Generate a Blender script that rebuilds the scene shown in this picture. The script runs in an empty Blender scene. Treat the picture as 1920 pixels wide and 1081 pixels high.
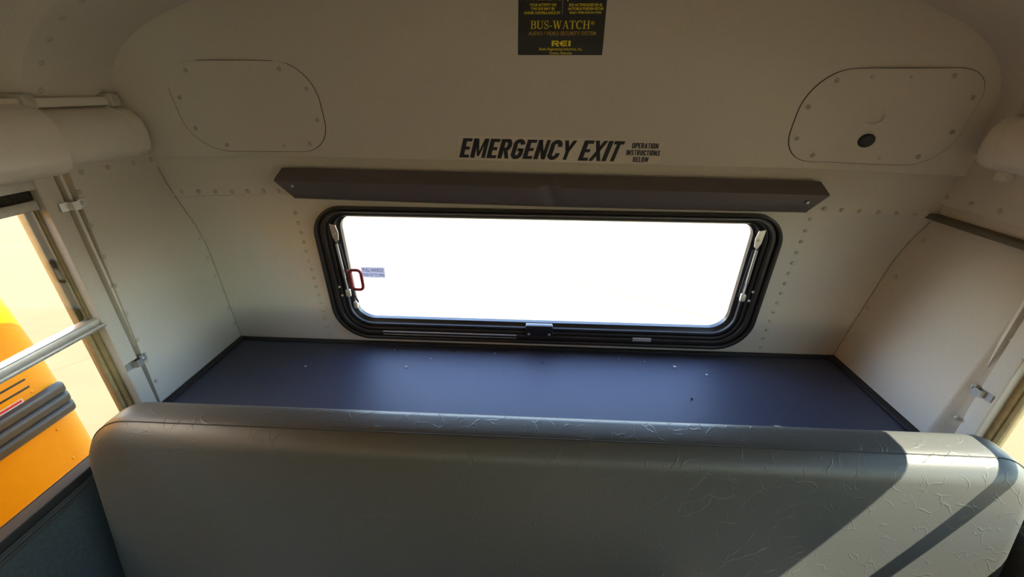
import bpy, bmesh, math, random
import numpy as np
from mathutils import Vector, Matrix
random.seed(4)
SC = bpy.context.scene
COL = SC.collection

# ---------------------------------------------------------------- camera
CAM = np.array([0.0, -1.30895, 0.86442])
YAW, PITCH, ROLL, FPX = -0.048045, 0.446732, 0.005496, 779.5
_f = np.array([math.sin(YAW)*math.cos(PITCH), math.cos(YAW)*math.cos(PITCH), -math.sin(PITCH)])
_r0 = np.array([math.cos(YAW), -math.sin(YAW), 0.0]); _u0 = np.cross(_r0, _f)
_r = math.cos(ROLL)*_r0 + math.sin(ROLL)*_u0; _u = np.cross(_r, _f)
cd = bpy.data.cameras.new('camera'); cam = bpy.data.objects.new('camera', cd); COL.objects.link(cam)
cam.matrix_world = Matrix(((_r[0], _u[0], -_f[0], CAM[0]), (_r[1], _u[1], -_f[1], CAM[1]), (_r[2], _u[2], -_f[2], CAM[2]), (0, 0, 0, 1)))
cd.sensor_width = 36; cd.lens = 36*FPX/1920; cd.clip_start = 0.02; cd.clip_end = 500
SC.camera = cam

# ---------------------------------------------------------------- sky, sun, exposure
SUN_DIR = Vector((-0.60, 0.15, -0.80)).normalized()      # the way the sunlight travels
world = bpy.data.worlds.new('world'); SC.world = world; world.use_nodes = True
wn = world.node_tree.nodes; bg = wn['Background']
sky = wn.new('ShaderNodeTexSky'); sky.sky_type = 'NISHITA'; sky.sun_disc = False
sky.sun_elevation = math.asin(-SUN_DIR.z); sky.sun_rotation = math.atan2(SUN_DIR.x, -SUN_DIR.y)
world.node_tree.links.new(sky.outputs[0], bg.inputs[0]); bg.inputs[1].default_value = 0.95
sl = bpy.data.lights.new('sun', 'SUN'); sl.energy = 18.5; sl.angle = math.radians(0.53); sl.color = (1.0, 0.965, 0.90)
sun = bpy.data.objects.new('sun', sl); COL.objects.link(sun); sun.location = (4, -2, 6)
sun.rotation_euler = SUN_DIR.to_track_quat('-Z', 'Y').to_euler()
vs = SC.view_settings; vs.view_transform = 'Standard'; vs.look = 'None'; vs.gamma = 1; vs.use_curve_mapping = False
vs.exposure = 1.28
SC.cycles.max_bounces = 14; SC.cycles.diffuse_bounces = 8; SC.cycles.transparent_max_bounces = 16
SC.cycles.caustics_reflective = False; SC.cycles.caustics_refractive = False

# ---------------------------------------------------------------- helpers
def on_y(px, py, y):
    """point of the plane y=const that the photograph shows at a pixel"""
    d = ((px-960)/FPX)*_r + ((540.5-py)/FPX)*_u + _f
    t = (y-CAM[1])/d[1]
    return Vector(CAM + t*d)
def mat(name, base, rough=0.5, metal=0.0, var=0.0, vscale=40, bump=0.0, bscale=200, spec=0.5, detail=3, bdist=0.001):
    m = bpy.data.materials.new(name); m.use_nodes = True
    n = m.node_tree.nodes; l = m.node_tree.links; b = n['Principled BSDF']
    b.inputs['Roughness'].default_value = rough; b.inputs['Metallic'].default_value = metal
    b.inputs['Specular IOR Level'].default_value = spec
    b.inputs['Base Color'].default_value = (*base, 1)
    tc = n.new('ShaderNodeTexCoord')
    if var:
        t = n.new('ShaderNodeTexNoise'); t.inputs['Scale'].default_value = vscale; t.inputs['Detail'].default_value = detail
        l.new(tc.outputs['Object'], t.inputs['Vector'])
        r = n.new('ShaderNodeValToRGB'); e = r.color_ramp.elements
        e[0].position = 0.3; e[1].position = 0.7
        e[0].color = (*[c*(1-var) for c in base], 1); e[1].color = (*[min(1, c*(1+var)) for c in base], 1)
        l.new(t.outputs['Fac'], r.inputs['Fac']); l.new(r.outputs['Color'], b.inputs['Base Color'])
    if bump:
        t = n.new('ShaderNodeTexNoise'); t.inputs['Scale'].default_value = bscale; t.inputs['Detail'].default_value = 4
        l.new(tc.outputs['Object'], t.inputs['Vector'])
        bp = n.new('ShaderNodeBump'); bp.inputs['Strength'].default_value = bump; bp.inputs['Distance'].default_value = bdist
        l.new(t.outputs['Fac'], bp.inputs['Height']); l.new(bp.outputs['Normal'], b.inputs['Normal'])
    return m
def glass_mat(name, tint):
    m = bpy.data.materials.new(name); m.use_nodes = True
    n = m.node_tree.nodes; l = m.node_tree.links
    n.remove(n['Principled BSDF'])
    tr = n.new('ShaderNodeBsdfTransparent'); tr.inputs[0].default_value = (*tint, 1)
    gl = n.new('ShaderNodeBsdfGlossy'); gl.inputs['Roughness'].default_value = 0.02
    lw = n.new('ShaderNodeLayerWeight'); lw.inputs[0].default_value = 0.5      # Schlick's curve, the same from both faces
    pw = n.new('ShaderNodeMath'); pw.operation = 'POWER'; pw.inputs[1].default_value = 5; l.new(lw.outputs['Facing'], pw.inputs[0])
    fr = n.new('ShaderNodeMath'); fr.operation = 'MULTIPLY_ADD'; fr.inputs[1].default_value = 0.96; fr.inputs[2].default_value = 0.04; l.new(pw.outputs[0], fr.inputs[0])
    mx = n.new('ShaderNodeMixShader')
    l.new(fr.outputs[0], mx.inputs[0]); l.new(tr.outputs[0], mx.inputs[1]); l.new(gl.outputs[0], mx.inputs[2])
    l.new(mx.outputs[0], n['Material Output'].inputs['Surface'])
    return m
M = {}
M['paint'] = mat('interior_paint', (0.665, 0.63, 0.575), 0.42, var=0.03, vscale=180, bump=0.12, bscale=700)
M['trim'] = mat('trim_paint', (0.79, 0.755, 0.70), 0.35, var=0.02, vscale=60)
M['rivet'] = mat('rivet_paint', (0.52, 0.50, 0.45), 0.35)
M['alu'] = mat('aluminium', (0.62, 0.60, 0.56), 0.38, 0.55, var=0.05, vscale=60)
M['alu_dark'] = mat('anodised_aluminium', (0.055, 0.055, 0.058), 0.45, 0.0)
M['tan'] = mat('sash_channel', (0.42, 0.33, 0.17), 0.5, var=0.12, vscale=50)
M['edge_shade'] = mat('ledge_shade', (0.13, 0.118, 0.08), 0.6)  # dark olive rail tone: the shadow beneath the lip painted in
M['seam'] = mat('joint_sealant', (0.24, 0.225, 0.20), 0.8)
M['gasket_and_shade'] = mat('old_gasket_and_shade', (0.035, 0.033, 0.028), 0.9, var=0.5, vscale=90, bump=0.6, bscale=150)
M['rubber'] = mat('window_rubber', (0.022, 0.018, 0.019), 0.42, var=0.15, vscale=40)
M['sash'] = mat('black_sash', (0.018, 0.015, 0.016), 0.3)
M['chrome'] = mat('bright_steel', (0.58, 0.57, 0.55), 0.35, 0.85)
M['shelf'] = mat('shelf_mat', (0.036, 0.044, 0.080), 0.5, spec=0.65, var=0.35, vscale=260, bump=0.5, bscale=500, detail=6)
M['edging'] = mat('shelf_edging', (0.018, 0.018, 0.02), 0.7)
M['pad'] = mat('visor_vinyl', (0.13, 0.112, 0.118), 0.45, bump=0.1, bscale=300)
M['red'] = mat('red_plastic', (0.22, 0.012, 0.02), 0.4)
M['lower'] = mat('lower_wall_vinyl', (0.058, 0.072, 0.086), 0.55, var=0.2, vscale=120, bump=0.25, bscale=300)
M['floor'] = mat('worn_rubber_floor', (0.13, 0.12, 0.105), 0.7, var=0.15, vscale=20)
M['black'] = mat('black_plastic', (0.012, 0.012, 0.012), 0.5)
M['yellow'] = mat('school_bus_yellow', (0.80, 0.36, 0.0), 0.3, var=0.03, vscale=5)
M['rail'] = mat('rub_rail_black', (0.035, 0.034, 0.036), 0.35, var=0.2, vscale=30)
M['dark_glass'] = mat('dark_bus_glass', (0.01, 0.012, 0.014), 0.05)
M['white'] = mat('sticker_white', (0.75, 0.74, 0.72), 0.5)
M['stick_red'] = mat('sticker_red', (0.65, 0.03, 0.05), 0.5)
M['stick_text'] = mat('sticker_grey_text', (0.25, 0.25, 0.25), 0.5)
M['ink'] = mat('black_ink', (0.012, 0.010, 0.016), 0.45)
M['film'] = mat('clear_film', (0.74, 0.69, 0.61), 0.3)
M['sign'] = mat('sign_black', (0.012, 0.012, 0.012), 0.4)
M['sign_y'] = mat('sign_yellow', (0.90, 0.76, 0.02), 0.5)
M['sign_o'] = mat('sign_orange', (0.65, 0.38, 0.03), 0.5)
M['grey_sticker'] = mat('grey_sticker', (0.50, 0.50, 0.52), 0.4)
M['navy'] = mat('navy_ink', (0.03, 0.03, 0.10), 0.5)
M['crumb'] = mat('crumb_white', (0.7, 0.7, 0.68), 0.8)
M['crumb_d'] = mat('crumb_dark', (0.03, 0.03, 0.03), 0.8)
M['thread'] = mat('seam_thread', (0.025, 0.024, 0.024), 0.7)
M['concrete'] = mat('concrete', (0.130, 0.104, 0.063), 0.9, var=0.05, vscale=1.2, bump=0.1, bscale=60, spec=0.2, detail=6)
M['joint'] = mat('slab_joint', (0.20, 0.17, 0.12), 0.9)
M['soil'] = mat('open_ground', (0.14, 0.12, 0.075), 0.95, var=0.1, vscale=0.2)
M['tyre'] = mat('tyre', (0.02, 0.02, 0.02), 0.8)
M['glass_side'] = glass_mat('side_glass', (0.715, 0.71, 0.64))
M['glass_rear'] = glass_mat('rear_glass', (0.96, 0.97, 0.98))
def translucent(m, k):
    n = m.node_tree.nodes; l = m.node_tree.links; b = n['Principled BSDF']; t = n.new('ShaderNodeBsdfTranslucent'); t.inputs[0].default_value = b.inputs['Base Color'].default_value
    x = n.new('ShaderNodeMixShader'); x.inputs[0].default_value = k
    l.new(b.outputs[0], x.inputs[1]); l.new(t.outputs[0], x.inputs[2]); l.new(x.outputs[0], n['Material Output'].inputs['Surface'])
M['back_film'] = mat('backlit_film', (0.62, 0.60, 0.66), 0.4); translucent(M['back_film'], 0.6)
# grey crinkled seat vinyl: short random creases as fine relief
def seat_vinyl():
    m = mat('seat_vinyl', (0.077, 0.080, 0.080), 0.40, spec=0.5)
    n = m.node_tree.nodes; l = m.node_tree.links; b = n['Principled BSDF']
    tc = n.new('ShaderNodeTexCoord')
    w1 = n.new('ShaderNodeTexNoise'); w1.inputs['Scale'].default_value = 9; w1.inputs['Detail'].default_value = 2
    l.new(tc.outputs['Object'], w1.inputs['Vector'])
    ad = n.new('ShaderNodeMixRGB'); ad.blend_type = 'ADD'; ad.inputs[0].default_value = 0.14
    l.new(tc.outputs['Object'], ad.inputs[1]); l.new(w1.outputs['Color'], ad.inputs[2])
    vo = n.new('ShaderNodeTexVoronoi'); vo.feature = 'DISTANCE_TO_EDGE'; vo.inputs['Scale'].default_value = 23
    l.new(ad.outputs[0], vo.inputs['Vector'])
    r = n.new('ShaderNodeMapRange'); r.inputs[1].default_value = 0.0; r.inputs[2].default_value = 0.045
    r.inputs[3].default_value = 1.0; r.inputs[4].default_value = 0.0
    l.new(vo.outputs['Distance'], r.inputs[0])
    w2 = n.new('ShaderNodeTexNoise'); w2.inputs['Scale'].default_value = 26; w2.inputs['Detail'].default_value = 2
    l.new(tc.outputs['Object'], w2.inputs['Vector'])
    r2 = n.new('ShaderNodeMapRange'); r2.inputs[1].default_value = 0.46; r2.inputs[2].default_value = 0.60
    l.new(w2.outputs['Fac'], r2.inputs[0])
    mu = n.new('ShaderNodeMath'); mu.operation = 'MULTIPLY'; l.new(r.outputs[0], mu.inputs[0]); l.new(r2.outputs[0], mu.inputs[1])
    fn = n.new('ShaderNodeTexNoise'); fn.inputs['Scale'].default_value = 320; l.new(tc.outputs['Object'], fn.inputs['Vector'])
    ma = n.new('ShaderNodeMath'); ma.operation = 'MULTIPLY_ADD'; ma.inputs[1].default_value = 0.25
    l.new(fn.outputs['Fac'], ma.inputs[0]); l.new(mu.outputs[0], ma.inputs[2])
    bp = n.new('ShaderNodeBump'); bp.inputs['Strength'].default_value = 0.32; bp.inputs['Distance'].default_value = 0.0016
    l.new(ma.outputs[0], bp.inputs['Height']); l.new(bp.outputs['Normal'], b.inputs['Normal'])
    return m
M['vinyl'] = seat_vinyl()

def link(name, me, parent=None):
    o = bpy.data.objects.new(name, me); COL.objects.link(o)
    if parent: o.parent = parent
    return o
def mesh(name, v, f, m, parent=None, smooth=False):
    me = bpy.data.meshes.new(name); me.from_pydata([tuple(p) for p in v], [], f); me.materials.append(m)
    bm = bmesh.new(); bm.from_mesh(me); bmesh.ops.recalc_face_normals(bm, faces=bm.faces); bm.to_mesh(me); bm.free()
    if smooth:
        me.shade_smooth()
        me.set_sharp_from_angle(angle=math.radians(smooth if smooth > 1 else 40))
    return link(name, me, parent)
def empty(name, loc=(0, 0, 0)):
    o = bpy.data.objects.new(name, None); COL.objects.link(o); o.location = loc; o.empty_display_size = 0.05
    return o
def tag(o, label, cat, group=None):
    o['label'] = label; o['category'] = cat
    if group: o['group'] = group
    return o
def struct(o, label=None):
    o['kind'] = 'structure'
    if label: o['label'] = label
    return o
def box_vf(x0, x1, y0, y1, z0, z1):
    v = [(x, y, z) for x in (x0, x1) for y in (y0, y1) for z in (z0, z1)]
    return v, [(0, 1, 3, 2), (4, 6, 7, 5), (0, 4, 5, 1), (2, 3, 7, 6), (0, 2, 6, 4), (1, 5, 7, 3)]
def box(name, x0, x1, y0, y1, z0, z1, m, parent=None, bevel=0.0):
    v, f = box_vf(min(x0, x1), max(x0, x1), min(y0, y1), max(y0, y1), min(z0, z1), max(z0, z1))
    o = mesh(name, v, f, m, parent)
    if bevel:
        bm = bmesh.new(); bm.from_mesh(o.data)
        bmesh.ops.bevel(bm, geom=bm.edges[:], offset=bevel, segments=2, affect='EDGES', profile=0.5)
        bm.to_mesh(o.data); bm.free(); o.data.shade_smooth(); o.data.set_sharp_from_angle(angle=math.radians(50))
    return o
def loft(name, rings, m, parent=None, closed=True, caps=True, smooth=40):
    n = len(rings[0]); v = [p for r in rings for p in r]; f = []
    for i in range(len(rings)-1):
        for j in range(n if closed else n-1):
            k = (j+1) % n
            f.append((i*n+j, i*n+k, (i+1)*n+k, (i+1)*n+j))
    if caps and closed:
        f.append(tuple(range(n))); f.append(tuple((len(rings)-1)*n+j for j in range(n)))
    return mesh(name, v, f, m, parent, smooth)
def tube(name, pts, rad, m, parent=None, seg=8, closed=False):
    P = [Vector(p) for p in pts]; rings = []; N = len(P)
    ref = Vector((0.13, 0.31, 0.94))
    for i in range(N):
        a = P[(i-1) % N] if (closed or i) else P[0]; b = P[(i+1) % N] if (closed or i < N-1) else P[-1]
        t = (b-a).normalized(); s = t.cross(ref).normalized(); w = s.cross(t)
        rings.append([P[i] + rad*(math.cos(2*math.pi*k/seg)*s + math.sin(2*math.pi*k/seg)*w) for k in range(seg)])
    if closed: rings.append(rings[0])
    return loft(name, rings, m, parent, caps=not closed, smooth=60)
def rrect(x0, x1, z0, z1, r, seg=8):
    """rounded rectangle, r = radii (bottom right, top right, top left, bottom left)"""
    if not isinstance(r, (tuple, list)): r = (r,)*4
    out = []
    for cx, cz, q, a0 in ((x1, z0, r[0], -90), (x1, z1, r[1], 0), (x0, z1, r[2], 90), (x0, z0, r[3], 180)):
        sx = -1 if cx == x1 else 1; sz = 1 if cz == z0 else -1
        for k in range(seg+1):
            a = math.radians(a0 + 90*k/seg)
            out.append((cx + sx*q + q*math.cos(a), cz + sz*q + q*math.sin(a)))
    return out
def sstep(a, b, x):
    t = max(0.0, min(1.0, (x-a)/(b-a))); return t*t*(3-2*t)

# rivet and screw heads: shared meshes, placed with their axis along a normal
def dome_mesh(name, rad, h, m, slot=False):
    v = []; f = []; seg = 10
    for rr, hh in ((1.0, 0.0), (0.86, 0.6), (0.45, 1.0)):
        v += [(rr*rad*math.cos(2*math.pi*k/seg), rr*rad*math.sin(2*math.pi*k/seg), hh*h) for k in range(seg)]
    for i in range(2):
        for k in range(seg): f.append((i*seg+k, i*seg+(k+1) % seg, (i+1)*seg+(k+1) % seg, (i+1)*seg+k))
    if slot:
        v += [(0.28*rad*math.cos(2*math.pi*k/seg), 0.28*rad*math.sin(2*math.pi*k/seg), h*0.1) for k in range(seg)]
        for k in range(seg): f.append((2*seg+k, 2*seg+(k+1) % seg, 3*seg+(k+1) % seg, 3*seg+k))
        f.append(tuple(range(3*seg, 4*seg)))
    else: f.append(tuple(range(2*seg, 3*seg)))
    me = bpy.data.meshes.new(name); me.from_pydata(v, [], f); me.materials.append(m); me.shade_smooth(); return me
RIVET = dome_mesh('rivet', 0.0064, 0.0036, M['rivet'])
SCREW = dome_mesh('screw', 0.0062, 0.0030, M['rivet'], True)
STEEL = dome_mesh('steel_screw', 0.0050, 0.0024, M['chrome'], True)
def stud(name, me, loc, nrm, parent):
    o = link(name, me, parent); o.location = loc; o.rotation_euler = Vector(nrm).to_track_quat('Z', 'Y').to_euler(); return o

# ---------------------------------------------------------------- rear wall
K = 0.055
def rear_y(x, z):
    """the inside face of the rear wall"""
    sh = -0.075*sstep(0.78, 1.16, abs(x))*sstep(0.36, 0.68, z)
    zz = z + 0.0105*x
    if zz < 0.672: return -K*zz + sh
    return -K*0.672 - 0.010 - 0.05*min(1, (zz-0.672)/0.3) + sh
def RW(x, z, d=0.0):
    return Vector((x, rear_y(x, z)-d, z))
# roof cross-section, half, from the side wall to the crown
PROF = [(1.150, 0.52), (1.150, 0.62), (1.140, 0.72), (1.126, 0.815), (1.103, 0.882), (1.062, 0.939), (0.997, 0.993), (0.918, 1.036), (0.83, 1.068), (0.70, 1.099), (0.5, 1.129), (0.25, 1.147), (0.0, 1.153)]
def _dense(P, k=4):
    out = []
    for i in range(len(P)-1):
        p0, p1, p2, p3 = [np.array(P[max(0, min(len(P)-1, i+j))]) for j in (-1, 0, 1, 2)]
        if i == len(P)-2: p3 = np.array((-p1[0], p1[1]))
        for q in range(k):
            t = q/k; out.append(tuple(0.5*(2*p1 + (p2-p0)*t + (2*p0-5*p1+4*p2-p3)*t*t + (3*p1-p0-3*p2+p3)*t**3)))
    return out+[P[-1]]
PROF = _dense(PROF)
def half_width(z):
    if z <= PROF[0][1]: return PROF[0][0]
    for (xa, za), (xb, zb) in zip(PROF, PROF[1:]):
        if z <= zb: return xa + (xb-xa)*(z-za)/(zb-za)
    return 0.0
def grid_sheet(name, xs, zs, fn, m, thick=0.03, parent=None, smooth=25):
    v = []; f = []; nx = len(xs(zs[0]))
    for z in zs: v += [fn(x, z) for x in xs(z)]
    n = len(v); v += [Vector((p[0], p[1]+thick, p[2])) for p in v]
    for i in range(len(zs)-1):
        for j in range(nx-1):
            a = i*nx+j; f.append((a, a+1, a+nx+1, a+nx)); f.append((n+a, n+a+nx, n+a+nx+1, n+a+1))
    for j in range(nx-1):
        f.append((j, n+j, n+j+1, j+1)); a = (len(zs)-1)*nx+j; f.append((a, a+1, n+a+1, n+a))
    for i in range(len(zs)-1):
        f.append((i*nx, (i+1)*nx, n+(i+1)*nx, n+i*nx)); b = i*nx+nx-1; f.append((b, n+b, n+b+nx, b+nx))
    return mesh(name, v, f, m, parent, smooth)
def lin(a, b, n): return [a+(b-a)*i/(n-1) for i in range(n)]
OX0, OX1, OZ0, OZ1 = -0.655, 0.728, 0.068, 0.492
wall_rear = empty('wall_rear', (0, 0, 0)); struct(wall_rear, 'light grey rear wall of riveted sheet metal around the emergency window')
zl = lin(-0.10, 0.56, 12)
grid_sheet('side_sheet', lambda z: lin(-1.16, OX0, 16), zl, RW, M['paint'], parent=wall_rear)
grid_sheet('side_sheet', lambda z: lin(OX1, 1.26, 16), zl, RW, M['paint'], parent=wall_rear)
grid_sheet('sill_sheet', lambda z: lin(OX0, OX1, 3), lin(-0.10, OZ0, 3), RW, M['paint'], parent=wall_rear)
grid_sheet('head_sheet', lambda z: lin(OX0, OX1, 3), lin(OZ1, 0.56, 3), RW, M['paint'], parent=wall_rear)
# the band above the window laps a little over the lower sheets
def band_pt(x, t):
    z = 0.552 + (0.6715-0.552)*t - 0.0105*x
    return RW(x, z, 0.0025 - 0.014*t)
v = []; f = []; bx = lin(-1.18, 1.24, 41)
for t in (0, 0.5, 0.999): v += [band_pt(x, t) for x in bx]
v += [band_pt(x, 0)+Vector((0, 0.01, 0)) for x in bx]
for i in range(2):
    for j in range(40): a = i*41+j; f.append((a, a+1, a+42, a+41))
for j in range(40): f.append((123+j, 124+j, j+1, j))
mesh('header_band', v, f, M['paint'], wall_rear, 25)
box('outer_skin', -1.22, 1.24, 0.09, 0.12, 0.50, 0.72, M['yellow'], wall_rear)
box('inner_stiffener', -1.20, 1.24, 0.0, 0.03, 0.53, 0.74, M['paint'], wall_rear)
# upper panel: from the crease up to the roof
def up_pt(x, t):
    z = 0.672 - 0.0105*x
    return z
zrows = [0.0, 0.0005, 0.02, 0.05, 0.09, 0.14, 0.2, 0.25, 0.29, 0.325, 0.355, 0.38, 0.405, 0.43, 0.45, 0.465, 0.479]
def up_xs(dz): return [s*min(1.2, half_width(0.672+dz)+0.03) for s in lin(-1, 1, 49)]
def up_fn(x, dz):
    z = 0.672+dz-0.0105*x*(1-dz/0.48)
    y = -K*0.672 - 0.010 - 0.05*min(1, dz/0.3) - 0.075*sstep(0.78, 1.16, abs(x))
    if dz == 0: y += 0.024
    top = 0.479-dz
    if top < 0.07: y -= 0.05*(1-top/0.07)**2
    return Vector((x, y, z))
upper = grid_sheet('upper_panel', up_xs, zrows, up_fn, M['paint'], 0.03, wall_rear, 25)

# rivets of the rear wall
for (xa, za), (xb, zb), n in (((-0.764, 0.500), (-0.752, 0.03), 15), ((0.846, 0.512), (0.836, 0.03), 14)):
    for i in range(n):
        x = xa+(xb-xa)*i/(n-1); z = za+(zb-za)*i/(n-1); stud('rivet', RIVET, RW(x, z), (0, -1, 0), wall_rear)
for x in lin(-1.075, -0.80, 7): stud('rivet', RIVET, RW(x, 0.563-0.0105*x, 0.0025), (0, -1, 0), wall_rear)
for x in lin(0.872, 1.15, 7): stud('rivet', RIVET, RW(x, 0.556-0.0105*x, 0.0025), (0, -1, 0), wall_rear)

# ---------------------------------------------------------------- roof
def roof_ring(off, y, low=0):
    pts = []
    half = PROF[low*4:]
    full = [(-x, z) for x, z in half] + [(x, z) for x, z in half[-2::-1]]
    for i, (x, z) in enumerate(full):
        a = Vector(full[max(0, i-1)]); b = Vector(full[min(len(full)-1, i+1)]); t = (b-a).normalized()
        nrm = Vector((-t.y, t.x))
        pts.append(Vector((x+nrm.x*off, y, z+nrm.y*off)))
    return pts
def sheet_loft(name, rings, m, parent=None, smooth=30):
    return loft(name, rings, m, parent, closed=False, caps=False, smooth=smooth)
ceiling = empty('ceiling', (0, -4, 1.15)); struct(ceiling, 'painted metal bus ceiling with riveted rear roof bow')
def cset(o): o.parent = ceiling; o.matrix_parent_inverse = Matrix.Translation((0, 4, -1.15)); return o
FRONT = -5.45  # cabin length unseen; kept short to dim the light from ahead
o = sheet_loft('rear_roof_bow', [roof_ring(0.026, -0.385, 2), roof_ring(0.0, -0.362, 2), roof_ring(0.0, -0.2, 2), roof_ring(0.0, 0.06, 2)], M['paint']); cset(o)
o = sheet_loft('roof_skin', [roof_ring(0.026, y, 2) for y in (FRONT, -5, -2, -1, -0.385)], M['paint']); cset(o)
o = sheet_loft('outer_roof_skin', [roof_ring(0.045, y, 2) for y in (FRONT, -5, -2, -1, 0.12)], M['yellow']); cset(o)
def outward(i, off, y):
    full = [(-x, z) for x, z in PROF] + [(x, z) for x, z in PROF[-2::-1]]
    x, z = full[i]; a = Vector(full[i-1]); b = Vector(full[i+1]); t = (b-a).normalized()
    return (x, z), (t.y, -t.x)
def roof_at(s):
    """point and inward normal at arc length s from the left bottom of the roof section"""
    full = [Vector((-x, z)) for x, z in PROF] + [Vector((x, z)) for x, z in PROF[-2::-1]]
    for a, b in zip(full, full[1:]):
        d = (b-a).length
        if s <= d:
            t = (b-a)/d; return a+t*s, Vector((t.y, -t.x))
        s -= d
for i in range(10):
    p, nn = roof_at(0.34 + i*0.062)
    o = stud('rivet', RIVET, (p.x, -0.325, p.y), (nn.x, 0, nn.y), None); cset(o)

# ---------------------------------------------------------------- floor and lower side walls, front end
FZ = -0.80
struct(box('floor', -1.16, 1.16, FRONT, 0.02, FZ-0.06, FZ, M['floor']), 'worn grey rubber bus floor')
wf = empty('wall_front', (0, FRONT, FZ)); struct(wf, 'front end of the bus around the windscreen')
def wpart(nm, *a):
    o = box(nm, *a); o.parent = wf; o.matrix_parent_inverse = Matrix.Translation((0, -FRONT, -FZ)); return o
wpart('dash_wall', -1.2, 1.2, FRONT-0.04, FRONT, FZ-0.06, 0.05, M['lower'])
wpart('header_wall', -1.2, 1.2, FRONT-0.04, FRONT, 0.62, 1.22, M['paint'])
wpart('windscreen_pillar', -1.2, -1.0, FRONT-0.04, FRONT, 0.05, 0.62, M['paint'])
wpart('windscreen_pillar', 1.0, 1.2, FRONT-0.04, FRONT, 0.05, 0.62, M['paint'])
wpart('windscreen_pane', -1.0, 1.0, FRONT-0.03, FRONT-0.024, 0.05, 0.62, M['glass_side'])
PITCHY = 0.71; NWIN = 7
# ---------------------------------------------------------------- left side
XL = -1.105
wall_left = empty('wall_left', (-1.13, -0.2, 0)); struct(wall_left, 'light grey riveted panel beside the rear shelf, lit blue at its foot')
def pset(o, p):
    o.parent = p; o.matrix_parent_inverse = Matrix.Translation(-p.location); return o
o = box('side_panel', XL-0.03, XL, -0.372, 0.05, -0.10, 0.72, M['paint']); pset(o, wall_left)
lean = lambda z: -0.372 + 0.03*(z/0.68) - 0.008      # front edge of the panel runs a little aslant
me = o.data
for vv in me.vertices:
    if vv.co.y < -0.2: vv.co.y = lean(vv.co.z)
for y, z in [(-0.352, 0.633), (-0.358, 0.55), (-0.361, 0.468), (-0.365, 0.387), (-0.369, 0.304), (-0.37, 0.221), (-0.37, 0.150), (-0.37, 0.077)]:
    pset(stud('rivet', RIVET, (XL, y+0.004, z), (1, 0, 0), None), wall_left)
for y, z in [(-0.045, 0.585), (-0.046, 0.479), (-0.04, 0.409), (-0.034, 0.339), (-0.028, 0.271), (-0.022, 0.202), (-0.016, 0.134), (-0.012, 0.066)]:
    pset(stud('rivet', RIVET, (XL, y, z), (1, 0, 0), None), wall_left)
for y in (-0.322, -0.252, -0.178, -0.118):
    pset(stud('rivet', RIVET, (XL, y, 0.676), (1, 0, 0), None), wall_left)
o = box('lower_panel', XL-0.03, XL+0.004, FRONT, 0.02, FZ, -0.028, M['lower']); pset(o, wall_left)
o = box('outer_skin', XL-0.055, XL-0.03, FRONT, 0.12, -1.3, -0.045, M['yellow']); pset(o, wall_left)

def make_window(name, side, X, y1, label, mid_z, n_panes=True, lowdetail=False):
    """one split-sash side window; y1 = its rear end; X = the wall face; side = -1 left, 1 right"""
    w = empty(name, (X, y1-PITCHY/2, 0)); struct(w, label)
    s = side; y0 = y1-PITCHY
    def B(nm, d0, d1, ya, yb, za, zb, m, bev=0.0):      # d = depth outwards from the wall face
        return pset(box(nm, X+s*d0, X+s*d1, ya, yb, za, zb, m, None, bev), w)
    B('post', 0.0, 0.05, y1-0.060, y1-0.016, -0.03, 0.70, M['paint'], 0.003)
    B('post_channel', 0.024, 0.05, y1-0.017, y1+0.016, -0.03, 0.70, M['tan'])
    B('channel_lip', 0.004, 0.03, y1-0.001, y1+0.006, -0.03, 0.70, M['trim'])
    B('side_track', 0.022, 0.05, y1-0.072, y1-0.060, 0.0, 0.70, M['tan'], 0.002)
    B('side_track', 0.030, 0.05, y1-0.084, y1-0.072, 0.0, 0.70, M['tan'], 0.002)
    B('side_track', 0.022, 0.05, y0, y0+0.014, 0.0, 0.70, M['tan'], 0.002)
    B('head_rail', 0.002, 0.05, y0-0.06, y1-0.060, 0.657, 0.700, M['alu'], 0.002)
    B('gasket_and_shade', 0.018, 0.045, y0-0.02, y1-0.060, 0.634, 0.657, M['gasket_and_shade'], 0.004)
    B('sash_rail', 0.012, 0.03, y0, y1-0.062, 0.612, 0.634, M['alu'], 0.002)
    mr = B('meeting_rail', 0.004, 0.035, y0, y1-0.058, mid_z-0.012, mid_z+0.012, M['alu'], 0.003)
    g = box('rail_lip', X-s*0.004, X+s*0.006, y0, y1-0.056, mid_z-0.014, mid_z-0.004, M['alu'], None, 0.002); g.parent = mr
    B('sill', 0.0, 0.042, y0-0.06, y1-0.03, -0.03, -0.006, M['edging'], 0.003)
    B('sill_bead', -0.006, 0.004, y0-0.06, y1-0.03, -0.034, -0.026, M['alu_dark'], 0.002)
    B('sill_bead', -0.008, 0.006, y0-0.06, y1-0.03, -0.050, -0.040, M['alu_dark'], 0.002)
    B('pane', 0.0195, 0.0225, y0, y1-0.070, mid_z+0.008, 0.616, M['glass_side'])
    B('pane', 0.0355, 0.0385, y0, y1-0.070, -0.006, mid_z+0.01, M['glass_side'])
    return w
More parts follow.
